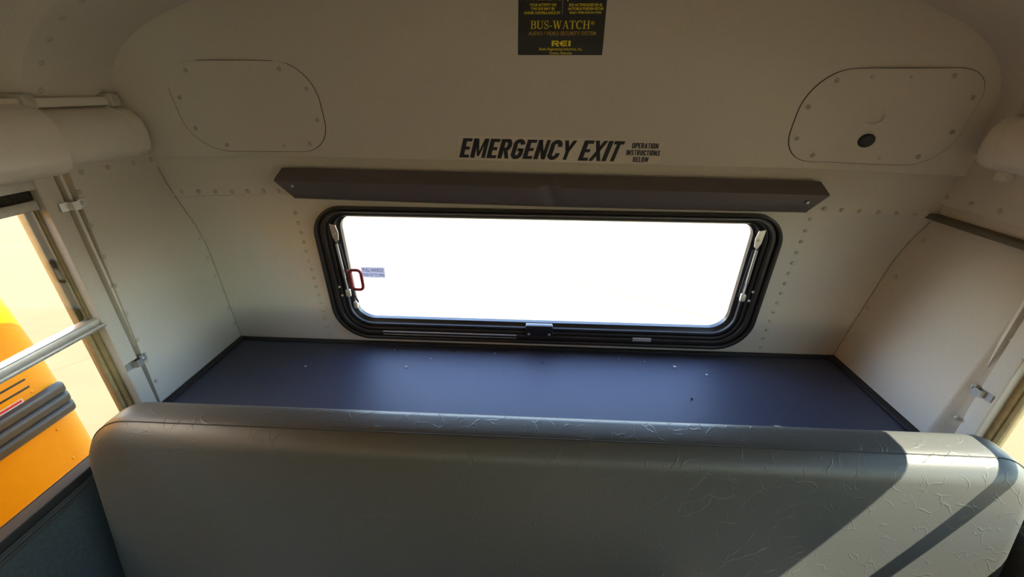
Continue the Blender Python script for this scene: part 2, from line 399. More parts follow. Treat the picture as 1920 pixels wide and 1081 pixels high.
def clip_part(w, s, X, y, z, tilt=0.0):
    """bent metal strap that holds the post cover"""
    th = 0.002
    prof = [(-0.022, 0.0), (-0.005, 0.0), (-0.003, 0.013), (0.014, 0.013), (0.019, 0.0), (0.040, 0.0)]
    rings = []
    for zz in (z-0.010, z+0.010):
        ring = [Vector((X - s*(d+0.001), y+a, zz)) for a, d in prof] + [Vector((X - s*(d+0.001+th), y+a, zz)) for a, d in prof[::-1]]
        rings.append(ring)
    o = loft('clip', rings, M['chrome'], None, smooth=30); pset(o, w)
    sc_ = stud('screw', STEEL, (X - s*(0.001+th), y+0.029, z), (-s, 0, 0), None); sc_.parent = o
    return o
window_left = make_window('window_2', -1, XL, -0.370, 'split sash side window at left showing the yellow bus outside', 0.316)
clip_part(window_left, -1, XL, -0.383, 0.608); clip_part(window_left, -1, XL, -0.404, 0.166)
for i in range(1, NWIN):
    make_window('window_%d' % (3+i), -1, XL, -0.370-PITCHY*i, 'split sash side window further forward on the left', 0.316)

# roof-side header moulding, left and right
def header(name, s, X, y_front, y_joint, y_end, label):
    h = empty(name, (X, -0.4, 0.75)); struct(h, label)
    def prof(o, lip):
        p = [(0.03, 0.822), (-0.020, 0.818), (-0.052, 0.806), (-0.071, 0.786), (-0.078, 0.758), (-0.078, 0.732), (-0.070, 0.712), (-0.052, 0.700), (-0.03, 0.694), (-0.004, 0.690)]
        p = [(d-o if d < 0 else d, z+(o if z > 0.75 else -o)) for d, z in p]
        p += [(-0.004, 0.672 if lip else 0.686), (0.03, 0.672 if lip else 0.686)]
        return p
    def ring(P, y, k=1.0, zc=0.755): return [Vector((X + s*(0.03 + (d-0.03)*k), y, zc+(z-zc)*(0.4+0.6*k))) for d, z in P]
    a = prof(0.0, False); b = prof(0.013, True)
    pset(loft('rear_cover', [ring(a, y_joint), ring(a, y_end)], M['trim'], None, smooth=55), h)
    e = [ring(prof(0.002, False), y_end-0.028, 1.0)] + [ring(prof(0.002, False), y_end + 0.03*math.sin(math.radians(t)), 1-0.45*(1-math.cos(math.radians(t)))) for t in (0, 20, 40, 60, 75, 90)]
    pset(loft('end_cap', e, M['trim'], None, smooth=35), h)
    pset(loft('front_cover', [ring(b, y_front), ring(b, y_joint+0.002)], M['trim'], None, smooth=55), h)
    for za, zb, d in ((0.700, 0.690, -0.048), (0.684, 0.676, -0.012)):
        pset(box('moulding_lip', X+s*d, X+s*0.02, y_front, y_joint-0.012, zb, za, M['trim'], None, 0.002), h)
    pset(box('top_channel', X-s*0.030, X+s*0.03, y_front, y_end-0.008, 0.822, 0.842, M['trim'], None, 0.003), h)
    for y in (y_joint+0.012, y_end-0.012):
        c = box('clip', X-s*0.042, X+s*0.012, y-0.013, y+0.013, 0.818, 0.850, M['rivet'], None, 0.005); pset(c, h)
        k = stud('screw', SCREW, (X-s*0.042, y, 0.840), (-s, 0, 0), None); k.parent = c
    t = box('mounting_tab', X-s*0.022, X+s*0.01, y_end-0.022, y_end+0.004, 0.668, 0.692, M['trim'], None, 0.003); pset(t, h)
    return h
header('trim_1', -1, -1.128, FRONT, -0.392, -0.165, 'rounded light grey header moulding over the left window')

# ---------------------------------------------------------------- right side: boxed cover panel, post, window
XR = 1.140
wall_right = empty('wall_right', (1.16, -0.2, 0)); struct(wall_right, 'sloping boxed-out cover panel beside the right end of the shelf')
def xr(z): return 1.100 + 0.125*z
v = []; zs = lin(-0.1, 0.535, 8)
cols = [(0.06, 0.0), (-0.385, 0.0), (-0.392, 0.004), (-0.400, 0.016), (-0.418, XR)]
f = []
for z in zs:
    for y, dx in cols: v.append((xr(z)+dx if dx < 0.5 else max(XR, xr(z)+0.024), y, z))
n = len(cols)
for i in range(len(zs)-1):
    for j in range(n-1): a = i*n+j; f.append((a, a+1, a+n+1, a+n))
k = len(v); v += [(1.24, 0.06, zs[-1]), (1.24, -0.418, zs[-1]), (1.24, 0.06, zs[0]), (1.24, -0.418, zs[0])]
f.append(tuple((len(zs)-1)*n+j for j in range(n)) + (k+1, k)); f.append(tuple(range(n)) + (k+3, k+2))
f.append((k, k+1, k+3, k+2)); f.append((0, k+2, k) + tuple(i*n for i in range(len(zs)-1, 0, -1))); f.append((n-1,) + tuple(i*n+n-1 for i in range(1, len(zs))) + (k+1, k+3))
o = mesh('cover_panel', v, f, M['paint'], None, 35); pset(o, wall_right)
for y, z in [(-0.080, 0.466), (-0.062, 0.341), (-0.028, 0.213), (-0.012, 0.081)]:
    pset(stud('rivet', RIVET, (xr(z), y, z), (-1, 0, 0.125), None), wall_right)
for y, z in [(-0.407, 0.43), (-0.407, 0.329), (-0.409, 0.188), (-0.411, 0.09)]:
    pset(stud('rivet', RIVET, (max(XR, xr(z)+0.024)-0.009, y, z), (-0.7, -0.7, 0), None), wall_right)
pset(box('upper_panel', 1.150, 1.19, -0.42, 0.05, 0.578, 0.72, M['paint']), wall_right)
r_ = box('ledge_rail', 1.140, 1.19, -0.42, -0.045, 0.532, 0.548, M['edge_shade'], None, 0.004); pset(r_, wall_right)
r_ = box('ledge_recess', 1.166, 1.19, -0.42, 0.05, 0.530, 0.580, M['trim'], None, 0.003); pset(r_, wall_right)
for y in (-0.10, -0.17, -0.245, -0.32): pset(stud('rivet', RIVET, (1.150, y, 0.600), (-1, 0, 0), None), wall_right)
pset(box('lower_panel', XR-0.004, XR+0.03, FRONT, 0.02, FZ, -0.028, M['lower']), wall_right)
pset(box('outer_skin', XR+0.03, XR+0.055, FRONT, 0.12, -1.3, -0.045, M['yellow']), wall_right)
window_right = make_window('window_3', 1, XR, -0.398, 'split sash side window at the right edge of the picture', 0.322)
clip_part(window_right, 1, XR, -0.427, 0.185)
for i in range(1, NWIN):
    make_window('window_%d' % (13+i), 1, XR, -0.398-PITCHY*i, 'split sash side window further forward on the right', 0.300)
header('trim_2', 1, 1.150, FRONT, -0.46, -0.215, 'rounded light grey header moulding above the right window')

# sealant where the side panels meet the rear wall
pset(tube('corner_seam', [RW(xr(z)-0.0005, z, 0.0006) for z in lin(0.008, 0.52, 12)], 0.0010, M['seam'], None, 6), wall_right)
pset(tube('corner_seam', [RW(XL+0.0005, z, 0.0006) for z in lin(0.008, 0.655, 14)], 0.0009, M['seam'], None, 6), wall_left)

# ---------------------------------------------------------------- rear emergency window
def lerp(a, b, t): return a+(b-a)*t
OUT = (-0.712, 0.782, 0.022, 0.527); INN = (-0.632, 0.700, 0.099, 0.491)
RO = (0.12, 0.10, 0.10, 0.13); RI = (0.062, 0.045, 0.045, 0.062)
def fr_ring(s, d):
    q = rrect(lerp(OUT[0], INN[0], s), lerp(OUT[1], INN[1], s), lerp(OUT[2], INN[2], s), lerp(OUT[3], INN[3], s), [lerp(a, b, s) for a, b in zip(RO, RI)], 10)
    return [RW(x*1.0, z, d) for x, z in q]
def ring_loft(name, prof, m, parent, smooth=35):
    rings = [fr_ring(s, d) for s, d in prof]; return loft(name, rings+[rings[0]], m, parent, caps=False, smooth=smooth)
win = empty('window_1', (0, 0, 0)); struct(win, 'wide rear emergency window in a thick black rubber frame, glowing white')
ring_loft('rubber_seal', [(0.0, -0.01), (0.0, 0.012), (0.05, 0.021), (0.16, 0.023), (0.22, 0.020), (0.25, 0.012), (0.29, 0.012), (0.33, 0.020), (0.45, 0.021), (0.50, 0.018), (0.53, 0.010), (0.58, 0.010), (0.61, 0.014), (0.68, 0.012), (0.70, -0.002), (0.70, -0.03)], M['rubber'], win)
sash = ring_loft('sash_frame', [(0.68, -0.03), (0.68, 0.004), (0.74, 0.008), (0.80, 0.007), (0.82, -0.004), (0.93, -0.008), (1.0, -0.012), (1.0, -0.03)], M['sash'], win)
tb = ring_loft('bright_edge', [(0.815, 0.0075), (0.835, 0.0065), (0.835, -0.004), (0.815, -0.004)], M['alu_dark'], sash)
q = rrect(INN[0]-0.012, INN[1]+0.012, INN[2]-0.012, INN[3]+0.012, 0.05, 8)
loft('pane', [[RW(x, z, -0.020) for x, z in q], [RW(x, z, -0.024) for x, z in q]], M['glass_rear'], win, smooth=30)
# gas struts: bracket plate, cylinder, rod, knuckle
def strut(s, xt, zt, xb, zb):
    p0 = RW(xt, zt, 0.020); p1 = RW(xb, zb, 0.022)
    hexa = [(-0.010, 0.034), (0.009, 0.030), (0.014, 0.004), (0.010, -0.022), (0.000, -0.030), (-0.008, -0.010)]
    e = empty('gas_strut', p0); e.parent = win
    def sub(o): o.parent = e; o.matrix_parent_inverse = Matrix.Translation(-p0); return o
    sub(loft('bracket', [[RW(xt-s*a, zt+b, 0.016) for a, b in hexa], [RW(xt-s*a, zt+b, 0.019) for a, b in hexa]], M['chrome'], None))
    sub(stud('screw', STEEL, RW(xt-s*0.004, zt, 0.019), (0, -1, 0), None))
    a = p0+(p1-p0)*0.16; b = p0+(p1-p0)*0.74
    sub(tube('cylinder', [a, b], 0.0042, M['chrome'], None)); sub(tube('rod', [b, p1], 0.0026, M['alu'], None))
    off = Vector((-s*0.012, 0, 0))
    sub(tube('guide_rail', [a+off, p1+off*1.3], 0.0016, M['alu_dark'], None))
    sub(box('knuckle', p1.x-0.008, p1.x+0.008, p1.y-0.006, p1.y+0.006, p1.z-0.016, p1.z+0.012, M['alu'], None, 0.003))
    sub(stud('screw', STEEL, RW(xt+s*0.018, zt+0.044, 0.013), (0, -1, 0), None)); sub(stud('screw', STEEL, RW(xb+s*0.030, zb+0.018, 0.018), (0, -1, 0), None))
    sub(stud('screw', STEEL, RW(xb+s*0.026, zb-0.016, 0.018), (0, -1, 0), None))
strut(-1, -0.642, 0.437, -0.634, 0.222)
strut(1, 0.708, 0.445, 0.708, 0.245)
# red pull handle: a D-shaped loop on a stem
hp = rrect(-0.610, -0.571, 0.240, 0.314, 0.014, 5)
tube('pull_handle', [RW(x, z, 0.034) for x, z in hp], 0.0052, M['red'], win, 8, True)
hs = tube('handle_stem', [RW(-0.610, 0.300, 0.034), RW(-0.622, 0.302, 0.02), RW(-0.640, 0.302, 0.006)], 0.005, M['red'], win)
tube('handle_stem', [RW(-0.608, 0.245, 0.034), RW(-0.616, 0.21, 0.018), RW(-0.613, 0.175, 0.006)], 0.0035, M['alu_dark'], win)
box('latch_hook', -0.630, -0.617, -0.020, -0.006, 0.150, 0.176, M['alu'], win, 0.003)
# latch bar in the middle of the bottom rail and the scuffed slot left of it
la = [RW(x, z, d) for x, z, d in ((-0.012, 0.070, 0.0),)]
yb = rear_y(0, 0.085)
lt = box('latch_plate', -0.012, 0.085, yb-0.020, yb+0.004, 0.058, 0.101, M['sash'], win, 0.003)
for x in (0.0, 0.073): o = stud('screw', STEEL, (x, yb-0.020, 0.068), (0, -1, 0), None); o.parent = lt
for z in (0.060, 0.049):
    box('scratch_highlight', -0.535, -0.045, rear_y(0, z)-0.0225, rear_y(0, z)-0.015, z-0.0012, z+0.0012, M['alu'], win)  # pale strips paint in the highlights along two scratched grooves
yb = rear_y(0, 0.06)
box('foil_patch', 0.372, 0.437, yb-0.0225, yb-0.015, 0.052, 0.064, M['alu'], win)

# ---------------------------------------------------------------- padded visor above the window
vis = empty('padded_visor', (0.04, -0.04, 0.59)); tag(vis, 'long black padded vinyl bumper bar above the emergency window', 'bumper pad')
def visor_ring(t):
    # cross-section (depth, z, left end x, right end x); ends are cut to a point
    sec = [(0.000, 0.636, -0.760, 0.826), (0.018, 0.638, -0.762, 0.828), (0.047, 0.613, -0.773, 0.839), (0.053, 0.606, -0.775, 0.841), (0.046, 0.580, -0.750, 0.822), (0.036, 0.552, -0.734, 0.806), (0.030, 0.548, -0.732, 0.804), (0.000, 0.552, -0.736, 0.808)]
    out = []
    for i, (d, z, xl, xr_) in enumerate(sec):
        x = lerp(xl, xr_, t); zz = z - 0.0105*x
        dent = 0.0
        if i in (3, 4): dent = 0.012*math.exp(-((x-0.052)/0.022)**2)*(1 if i == 3 else 0.6)
        sag = 0.004*math.sin(math.pi*t)*(1 if i in (4, 5, 6) else 0)
        base = rear_y(x, min(0.6, z))
        out.append(Vector((x, base-d+dent, zz-sag)))
    return out
ts = lin(0, 1, 61)+[0.497, 0.507, 0.512, 0.522, 0.53, 0.49, 0.48]; ts.sort()
pset(loft('pad', [visor_ring(t) for t in ts], M['pad'], None, smooth=40), vis)
for x, z in ((-0.722, 0.598), (0.79, 0.575)):
    pset(stud('screw', STEEL, (x, rear_y(x, 0.6)-0.051, z), (0, -1, -0.1), None), vis)
pset(tube('piping', [Vector((r[5].x, r[5].y-0.0005, r[5].z)) for r in (visor_ring(t) for t in lin(0, 1, 40))], 0.0022, M['pad'], None, 6), vis)

# ---------------------------------------------------------------- oval access covers on the upper panel
def up_surface(x, z, d=0.0):
    p = up_fn(x, max(0.001, z-0.672+0.0105*x)); return Vector((x, p.y-d, z))
def access_cover(cx, cz, hx, hz, rad, label, plug=None, skew=0.0):
    e = empty('access_cover', up_surface(cx, cz)); tag(e, label, 'cover plate', 'oval access covers on the upper rear panel')
    q = rrect(-hx, hx, -hz, hz, rad, 10)
    rings = []
    for k, d in ((1.0, -0.004), (1.0, 0.0022), (0.985, 0.003), (0.9, 0.003), (0.8, 0.003), (0.7, 0.003), (0.6, 0.003), (0.5, 0.003), (0.4, 0.003), (0.3, 0.003), (0.2, 0.003), (0.1, 0.003)):
        rings.append([up_surface(cx+a*k+skew*b*k, cz+b*k, d) for a, b in q])
    pset(loft('plate', rings, M['paint'], None, caps=False, smooth=30), e)
    shade_ring = [[up_surface(cx+a*k+skew*b*k, cz+b*k, d) for a, b in q] for k, d in ((0.996, 0.0006), (1.009, 0.0006), (1.009, -0.003), (0.996, -0.003))]
    pset(loft('gasket_and_shade', shade_ring+[shade_ring[0]], M['gasket_and_shade'], None, caps=False, smooth=0), e)  # dark ring round the plate: its gap shadow put in as colour
    qq = rrect(-hx+0.019, hx-0.019, -hz+0.017, hz-0.017, [max(0.02, r-0.018) for r in rad], 10)
    P = [Vector(p) for p in qq]+[Vector(qq[0])]; L = sum((b-a).length for a, b in zip(P, P[1:]))
    for i in range(12):
        s = (i+0.35)*L/12
        for a, b in zip(P, P[1:]):
            d = (b-a).length
            if s <= d: p = a+(b-a)*s/d; break
            s -= d
        pset(stud('screw', SCREW, up_surface(cx+p.x+skew*p.y, cz+p.y, 0.0040), (0, -1, 0), None), e)
    if plug:
        r = 0.0185; rings = []
        for k, d in ((1.0, 0.002), (1.0, 0.007), (0.8, 0.010), (0.3, 0.010)):
            rings.append([up_surface(plug[0]+k*r*math.cos(2*math.pi*i/18), plug[1]+k*r*0.95*math.sin(2*math.pi*i/18), d) for i in range(18)])
        o = loft('rubber_plug', rings, M['black'], None, smooth=35); o['label'] = 'round black rubber plug'; pset(o, e)
    return e
access_cover(-0.790, 0.812, 0.193, 0.117, (0.085, 0.100, 0.085, 0.095), 'plain oval access cover with screws at upper left')
access_cover(0.889, 0.800, 0.190, 0.115, (0.085, 0.070, 0.105, 0.080), 'oval access cover with a black rubber plug at upper right', (0.893, 0.744))

# ---------------------------------------------------------------- lettering
def glyphs(s, bold=0.0, shear=0.0):
    cu = bpy.data.curves.new('txt', 'FONT'); cu.body = s; cu.size = 1; cu.offset = bold; cu.shear = shear; cu.resolution_u = 3
    ob = bpy.data.objects.new('txt', cu); COL.objects.link(ob)
    dg = bpy.context.evaluated_depsgraph_get(); me = bpy.data.meshes.new_from_object(ob.evaluated_get(dg))
    v = [(p.co.x, p.co.y) for p in me.vertices]; f = [tuple(p.vertices) for p in me.polygons]
    bpy.data.objects.remove(ob); bpy.data.curves.remove(cu); bpy.data.meshes.remove(me)
    return v, f
def fit(vf, x0, x1, z0, z1):
    v, f = vf; xs = [p[0] for p in v]; ys = [p[1] for p in v]; a, b, c, d = min(xs), max(xs), min(ys), max(ys)
    return [(x0+(x-a)/(b-a)*(x1-x0), z0+(y-c)/(d-c)*(z1-z0)) for x, y in v], f
def lay(name, vf, surf, d, m, parent):
    v2, f = vf
    me = bpy.data.meshes.new(name); me.from_pydata([tuple(surf(x, z, d)) for x, z in v2], [], f); me.materials.append(m)
    o = link(name, me); pset(o, parent); return o
def stroke(pts, w):
    """flat ribbon along a polyline, w = width or list of widths"""
    P = [Vector(p) for p in pts]; v = []; f = []
    ws = w if isinstance(w, (list, tuple)) else [w]*len(P)
    for i, p in enumerate(P):
        t = (P[min(len(P)-1, i+1)]-P[max(0, i-1)]).normalized(); n = Vector((-t.y, t.x))*ws[i]/2
        v += [tuple(p+n), tuple(p-n)]
    for i in range(len(P)-1): f.append((2*i, 2*i+1, 2*i+3, 2*i+2))
    return v, f
def join(parts, dx=0.0):
    V = []; F = []
    for v, f in parts:
        n = len(V); V += v; F += [tuple(i+n for i in q) for q in f]
    return V, F
def arc(cx, cy, rx, ry, a0, a1, n=12): return [(cx+rx*math.cos(math.radians(lerp(a0, a1, i/n))), cy+ry*math.sin(math.radians(lerp(a0, a1, i/n)))) for i in range(n+1)]
def rct(x0, x1, y0, y1): return [(x0, y0), (x1, y0), (x1, y1), (x0, y1)], [(0, 1, 2, 3)]
T = 0.125; H = 0.05
def aw(n, thin=0.05, thick=0.135): return [lerp(thin, thick, math.sin(math.pi*i/n)) for i in range(n+1)]
SERIF = {
 'B': (0.62, [rct(0.08, 0.21, 0, 1), rct(0, 0.3, 0, H), rct(0, 0.3, 1-H, 1), stroke([(0.2, 0.975)]+arc(0.3, 0.75, 0.2, 0.225, 90, -90), [H]+aw(12)), stroke([(0.2, 0.525), (0.3, 0.525)], H), stroke(arc(0.32, 0.275, 0.23, 0.25, 90, -90), aw(12)), stroke([(0.2, 0.025), (0.32, 0.025)], H)]),
 'U': (0.76, [rct(0.08, 0.21, 0.3, 1), rct(0, 0.3, 1-H, 1), rct(0.46, 0.74, 1-H, 1), rct(0.58, 0.63, 0.3, 1), stroke(arc(0.375, 0.3, 0.23, 0.27, 180, 360, 14), [lerp(0.13, 0.05, i/14) for i in range(15)])]),
 'S': (0.52, [stroke(arc(0.25, 0.74, 0.18, 0.235, 30, 250, 14), [lerp(0.05, 0.1, i/14) for i in range(15)]), stroke([(0.17, 0.54), (0.25, 0.49), (0.34, 0.43)], 0.14), stroke(arc(0.25, 0.26, 0.19, 0.235, 60, -150, 14), [lerp(0.1, 0.05, i/14) for i in range(15)]), rct(0.40, 0.45, 0.70, 1), rct(0.04, 0.09, 0, 0.3)]),
 '-': (0.34, [rct(0.04, 0.28, 0.28, 0.38)]),
 'W': (0.98, [stroke([(0.12, 1), (0.31, 0.0)], T), stroke([(0.50, 1), (0.31, 0.0)], H), stroke([(0.48, 1), (0.67, 0)], T), stroke([(0.86, 1), (0.67, 0)], H), rct(0, 0.26, 1-H, 1), rct(0.36, 0.6, 1-H, 1), rct(0.76, 0.96, 1-H, 1)]),
 'A': (0.74, [stroke([(0.35, 1), (0.1, 0)], H), stroke([(0.35, 1), (0.6, 0)], T), rct(0.18, 0.52, 0.3, 0.35), rct(0, 0.22, 0, H), rct(0.46, 0.73, 0, H)]),
 'T': (0.66, [rct(0.25, 0.385, 0, 1), rct(0.0, 0.63, 1-H, 1), rct(0.15, 0.48, 0, H), rct(0, 0.05, 0.75, 1), rct(0.58, 0.63, 0.75, 1)]),
 'C': (0.70, [stroke(arc(0.37, 0.5, 0.30, 0.47, 40, 320, 24), [lerp(0.05, 0.135, max(0, math.sin(math.pi*i/24))) for i in range(25)]), rct(0.58, 0.63, 0.68, 1)]),
 'H': (0.78, [rct(0.08, 0.21, 0, 1), rct(0.53, 0.66, 0, 1), rct(0.2, 0.54, 0.5, 0.55), rct(0, 0.29, 0, H), rct(0, 0.29, 1-H, 1), rct(0.45, 0.74, 0, H), rct(0.45, 0.74, 1-H, 1)]),
}
def serif(s):
    parts = []; x = 0.0
    for ch in s:
        w, ps = SERIF[ch]
        for v, f in ps: parts.append(([(a+x, b) for a, b in v], f))
        x += w+0.03
    return join(parts)

# heavy condensed letters for the exit sticker
TB = 0.205
BOLD = {
 'E': (0.46, [rct(0, TB, 0, 1), rct(TB, 0.44, 0.84, 1), rct(TB, 0.40, 0.42, 0.58), rct(TB, 0.44, 0, 0.16)]),
 'M': (0.72, [rct(0, TB, 0, 1), rct(0.53, 0.70, 0, 1), ([(TB*0.5, 1), (TB+0.03, 1), (0.40, 0.1), (0.30, 0.1)], [(0, 1, 2, 3)]), ([(0.50, 1), (0.615, 1), (0.40, 0.1), (0.30, 0.1)], [(0, 1, 2, 3)])]),
 'R': (0.54, [rct(0, TB, 0, 1), rct(TB, 0.32, 0.84, 1), rct(TB, 0.32, 0.42, 0.57), stroke(arc(0.30, 0.705, 0.125, 0.215, 90, -90), TB), ([(0.20, 0.44), (0.37, 0.48), (0.53, 0), (0.35, 0)], [(0, 1, 2, 3)])]),
 'G': (0.54, [stroke(arc(0.26, 0.70, 0.175, 0.22, 10, 180), TB), rct(0.0, TB, 0.3, 0.7), stroke(arc(0.26, 0.30, 0.175, 0.22, 180, 360), TB), rct(0.35, 0.52, 0.26, 0.52), rct(0.25, 0.52, 0.40, 0.54)]),
 'N': (0.56, [rct(0, TB, 0, 1), rct(0.37, 0.54, 0, 1), ([(0.02, 1), (0.17, 1), (0.52, 0), (0.37, 0)], [(0, 1, 2, 3)])]),
 'C': (0.54, [stroke(arc(0.26, 0.70, 0.175, 0.22, -10, 180), TB), rct(0.0, TB, 0.3, 0.7), stroke(arc(0.26, 0.30, 0.175, 0.22, 180, 370), TB)]),
 'Y': (0.52, [rct(0.175, 0.345, 0, 0.45), ([(-0.02, 1), (0.16, 1), (0.345, 0.42), (0.175, 0.42)], [(0, 1, 2, 3)]), ([(0.36, 1), (0.54, 1), (0.345, 0.42), (0.175, 0.42)], [(0, 1, 2, 3)])]),
 'X': (0.52, [([(-0.03, 0), (0.15, 0), (0.53, 1), (0.35, 1)], [(0, 1, 2, 3)]), ([(0.35, 0), (0.53, 0), (0.15, 1), (-0.03, 1)], [(0, 1, 2, 3)])]),
 'I': (0.20, [rct(0, TB, 0, 1)]),
 'T': (0.48, [rct(0.145, 0.315, 0, 1), rct(0, 0.46, 0.84, 1)]),
 'O': (0.54, [stroke(arc(0.26, 0.70, 0.175, 0.22, 0, 180), TB), rct(0.0, TB, 0.3, 0.7), rct(0.52-TB, 0.52, 0.3, 0.7), stroke(arc(0.26, 0.30, 0.175, 0.22, 180, 360), TB)]),
 'P': (0.52, [rct(0, TB, 0, 1), rct(TB, 0.32, 0.84, 1), rct(TB, 0.32, 0.40, 0.55), stroke(arc(0.30, 0.695, 0.125, 0.225, 90, -90), TB)]),
 'A': (0.56, [([(0, 0), (0.18, 0), (0.36, 1), (0.18, 1)], [(0, 1, 2, 3)]), ([(0.36, 0), (0.54, 0), (0.36, 1), (0.18, 1)], [(0, 1, 2, 3)]), rct(0.15, 0.4, 0.2, 0.35)]),
 'S': (0.52, [stroke(arc(0.25, 0.73, 0.16, 0.19, 0, 230), TB*0.9), stroke([(0.13, 0.60), (0.25, 0.5), (0.37, 0.40)], TB), stroke(arc(0.25, 0.27, 0.16, 0.19, 50, -180), TB*0.9)]),
 'U': (0.54, [rct(0.0, TB, 0.3, 1), rct(0.52-TB, 0.52, 0.3, 1), stroke(arc(0.26, 0.30, 0.175, 0.22, 180, 360), TB)]),
 'L': (0.44, [rct(0, TB, 0, 1), rct(TB, 0.42, 0, 0.16)]),
 'B': (0.54, [rct(0, TB, 0, 1), rct(TB, 0.32, 0.85, 1), rct(TB, 0.32, 0.44, 0.57), rct(TB, 0.32, 0, 0.15), stroke(arc(0.30, 0.71, 0.12, 0.205, 90, -90), TB*0.9), stroke(arc(0.30, 0.29, 0.13, 0.215, 90, -90), TB*0.9)]),
 'W': (0.78, [([(0, 1), (0.17, 1), (0.28, 0), (0.13, 0)], [(0, 1, 2, 3)]), ([(0.30, 1), (0.46, 1), (0.28, 0), (0.13, 0)], [(0, 1, 2, 3)]), ([(0.30, 1), (0.46, 1), (0.63, 0), (0.48, 0)], [(0, 1, 2, 3)]), ([(0.59, 1), (0.76, 1), (0.63, 0), (0.48, 0)], [(0, 1, 2, 3)])]),
}
def heavy(s, slant=0.26):
    parts = []; x = 0.0
    for ch in s:
        w, ps = BOLD[ch]
        for v, f in ps: parts.append(([(a+x+slant*b, b) for a, b in v], f))
        x += w+0.05
    return join(parts)
# exit sticker, clear film with black slanted lettering
def px2(px, py, y): p = on_y(px, py, y); return p.x, p.z
YS = -0.049
def sticker(name, label, px0, px1, pyt, pyb, y, surf, film, thick=0.0006, shift=0.0):
    """a rectangular print; px are photograph columns of its left and right ends, rows at its left end"""
    x0, zt = px2(px0, pyt, y); x1, _ = px2(px1, pyt, y); _, zb = px2(px0, pyb, y)
    e = empty(name, surf((x0+x1)/2, (zt+zb)/2, 0.0)); tag(e, label, 'sticker')
    q = [(x0, zb), (x1, zb), (x1, zt), (x0, zt)]
    o = loft('film', [[surf(a, b, 0.0002) for a, b in q], [surf(a, b, thick) for a, b in q]], film, None, smooth=0); pset(o, e)
    return e
def up_tilt(x, z, d=0.0): return up_surface(x, z-0.0105*x, d)     # print follows the crease
e = empty('exit_sticker', (0.02, -0.05, 0.70)); tag(e, 'long clear sticker reading EMERGENCY EXIT in black slanted letters', 'sticker')
x0, _ = px2(860, 274, YS); x1, _ = px2(1173, 280, YS)
q = [(x0-0.003, 0.674), (x1, 0.674), (x1, 0.742), (x0+0.002, 0.742)]
pset(loft('film', [[up_tilt(a, b, 0.0002) for a, b in q], [up_tilt(a, b, 0.0008) for a, b in q]], M['film'], None, smooth=0), e)
a0, _ = px2(861, 293, YS); a1, _ = px2(1082, 268, YS); b0, _ = px2(1083, 297, YS); b1, _ = px2(1171, 268, YS)
lay('lettering', fit(heavy('EMERGENCY'), a0, a1, 0.6795, 0.7365), up_tilt, 0.0016, M['ink'], e)
lay('lettering', fit(heavy('EXIT'), b0, b1, 0.6795, 0.7365), up_tilt, 0.0016, M['ink'], e)
e = empty('instruction_sticker', (0.31, -0.05, 0.70)); tag(e, 'small pale sticker reading OPERATION INSTRUCTIONS BELOW beside the exit lettering', 'sticker')
x0, _ = px2(1174, 285, YS); x1, _ = px2(1238, 285, YS)
q = [(x0-0.002, 0.676), (x1+0.004, 0.676), (x1+0.004, 0.737), (x0-0.002, 0.737)]
pset(loft('film', [[up_tilt(a, b, 0.0010) for a, b in q], [up_tilt(a, b, 0.0014) for a, b in q]], M['film'], None, smooth=0), e)
for s, k0, k1, z0 in (('OPERATION', 0.13, 0.90, 0.7175), ('INSTRUCTIONS', 0.0, 0.985, 0.698), ('BELOW', 0.22, 0.68, 0.679)):
    lay('lettering', fit(heavy(s, 0.0), lerp(x0, x1, k0), lerp(x0, x1, k1), z0, z0+0.0155), up_tilt, 0.002, M['ink'], e)

# surveillance notice
YB = -0.095
e = empty('surveillance_sign', (0.06, -0.06, 1.0)); tag(e, 'black notice with yellow lettering reading BUS-WATCH, high on the rear panel', 'sign')
x0, zb = px2(971, 103, YB); x1, _ = px2(1129, 103, YB)
q = [(x0, zb), (x1, zb), (x1, 1.108), (x0, 1.108)]
NS = 8
rows = lin(zb, 1.108, NS); v = [up_surface(x, z, d) for d in (0.0002, 0.0008) for z in rows for x in (x0, x1)]
f = []
for i in range(NS-1):
    a = 2*i; f.append((2*NS+a, 2*NS+a+1, 2*NS+a+3, 2*NS+a+2)); f.append((a, a+2, a+3, a+1)); f.append((a, 2*NS+a, 2*NS+a+2, a+2)); f.append((a+1, a+3, 2*NS+a+3, 2*NS+a+1))
f += [(0, 1, 2*NS+1, 2*NS), (2*NS-2, 4*NS-2, 4*NS-1, 2*NS-1)]
pset(mesh('board', v, f, M['sign']), e)
def sline(vf, pa, pb, pt, pbm, m):
    xa, z1 = px2(pa, pt, YB); xb, _ = px2(pb, pt, YB); _, z0 = px2((pa+pb)/2, pbm, YB); _, z1 = px2((pa+pb)/2, pt, YB)
    lay('lettering', fit(vf, xa, xb, z0, z1), up_surface, 0.0014, m, e)
sline(serif('BUS-WATCH'), 995, 1106.5, 38.8, 54.8, M['sign_y'])
sline(glyphs('®'), 1108, 1115, 40, 47, M['sign_y'])
sline(glyphs('AUDIO / VIDEO SECURITY SYSTEM', 0.004), 991, 1117, 59.2, 66.4, M['sign_o'])
rei = join([rct(0, 0.28, 0, 1), rct(0.2, 0.7, 0.76, 1), stroke(arc(0.66, 0.68, 0.2, 0.2, 90, -90, 10), 0.24), rct(0.2, 0.7, 0.36, 0.6), stroke([(0.5, 0.45), (0.92, 0)], 0.3),
            stroke(arc(1.6, 0.5, 0.42, 0.38, 90, 270, 14), 0.26), rct(1.58, 2.08, 0.75, 1), rct(1.3, 2.0, 0.39, 0.61), rct(1.58, 2.08, 0, 0.25), rct(2.22, 2.52, 0, 1)])
sline(rei, 1034.5, 1070, 76.2, 88, M['sign_y'])
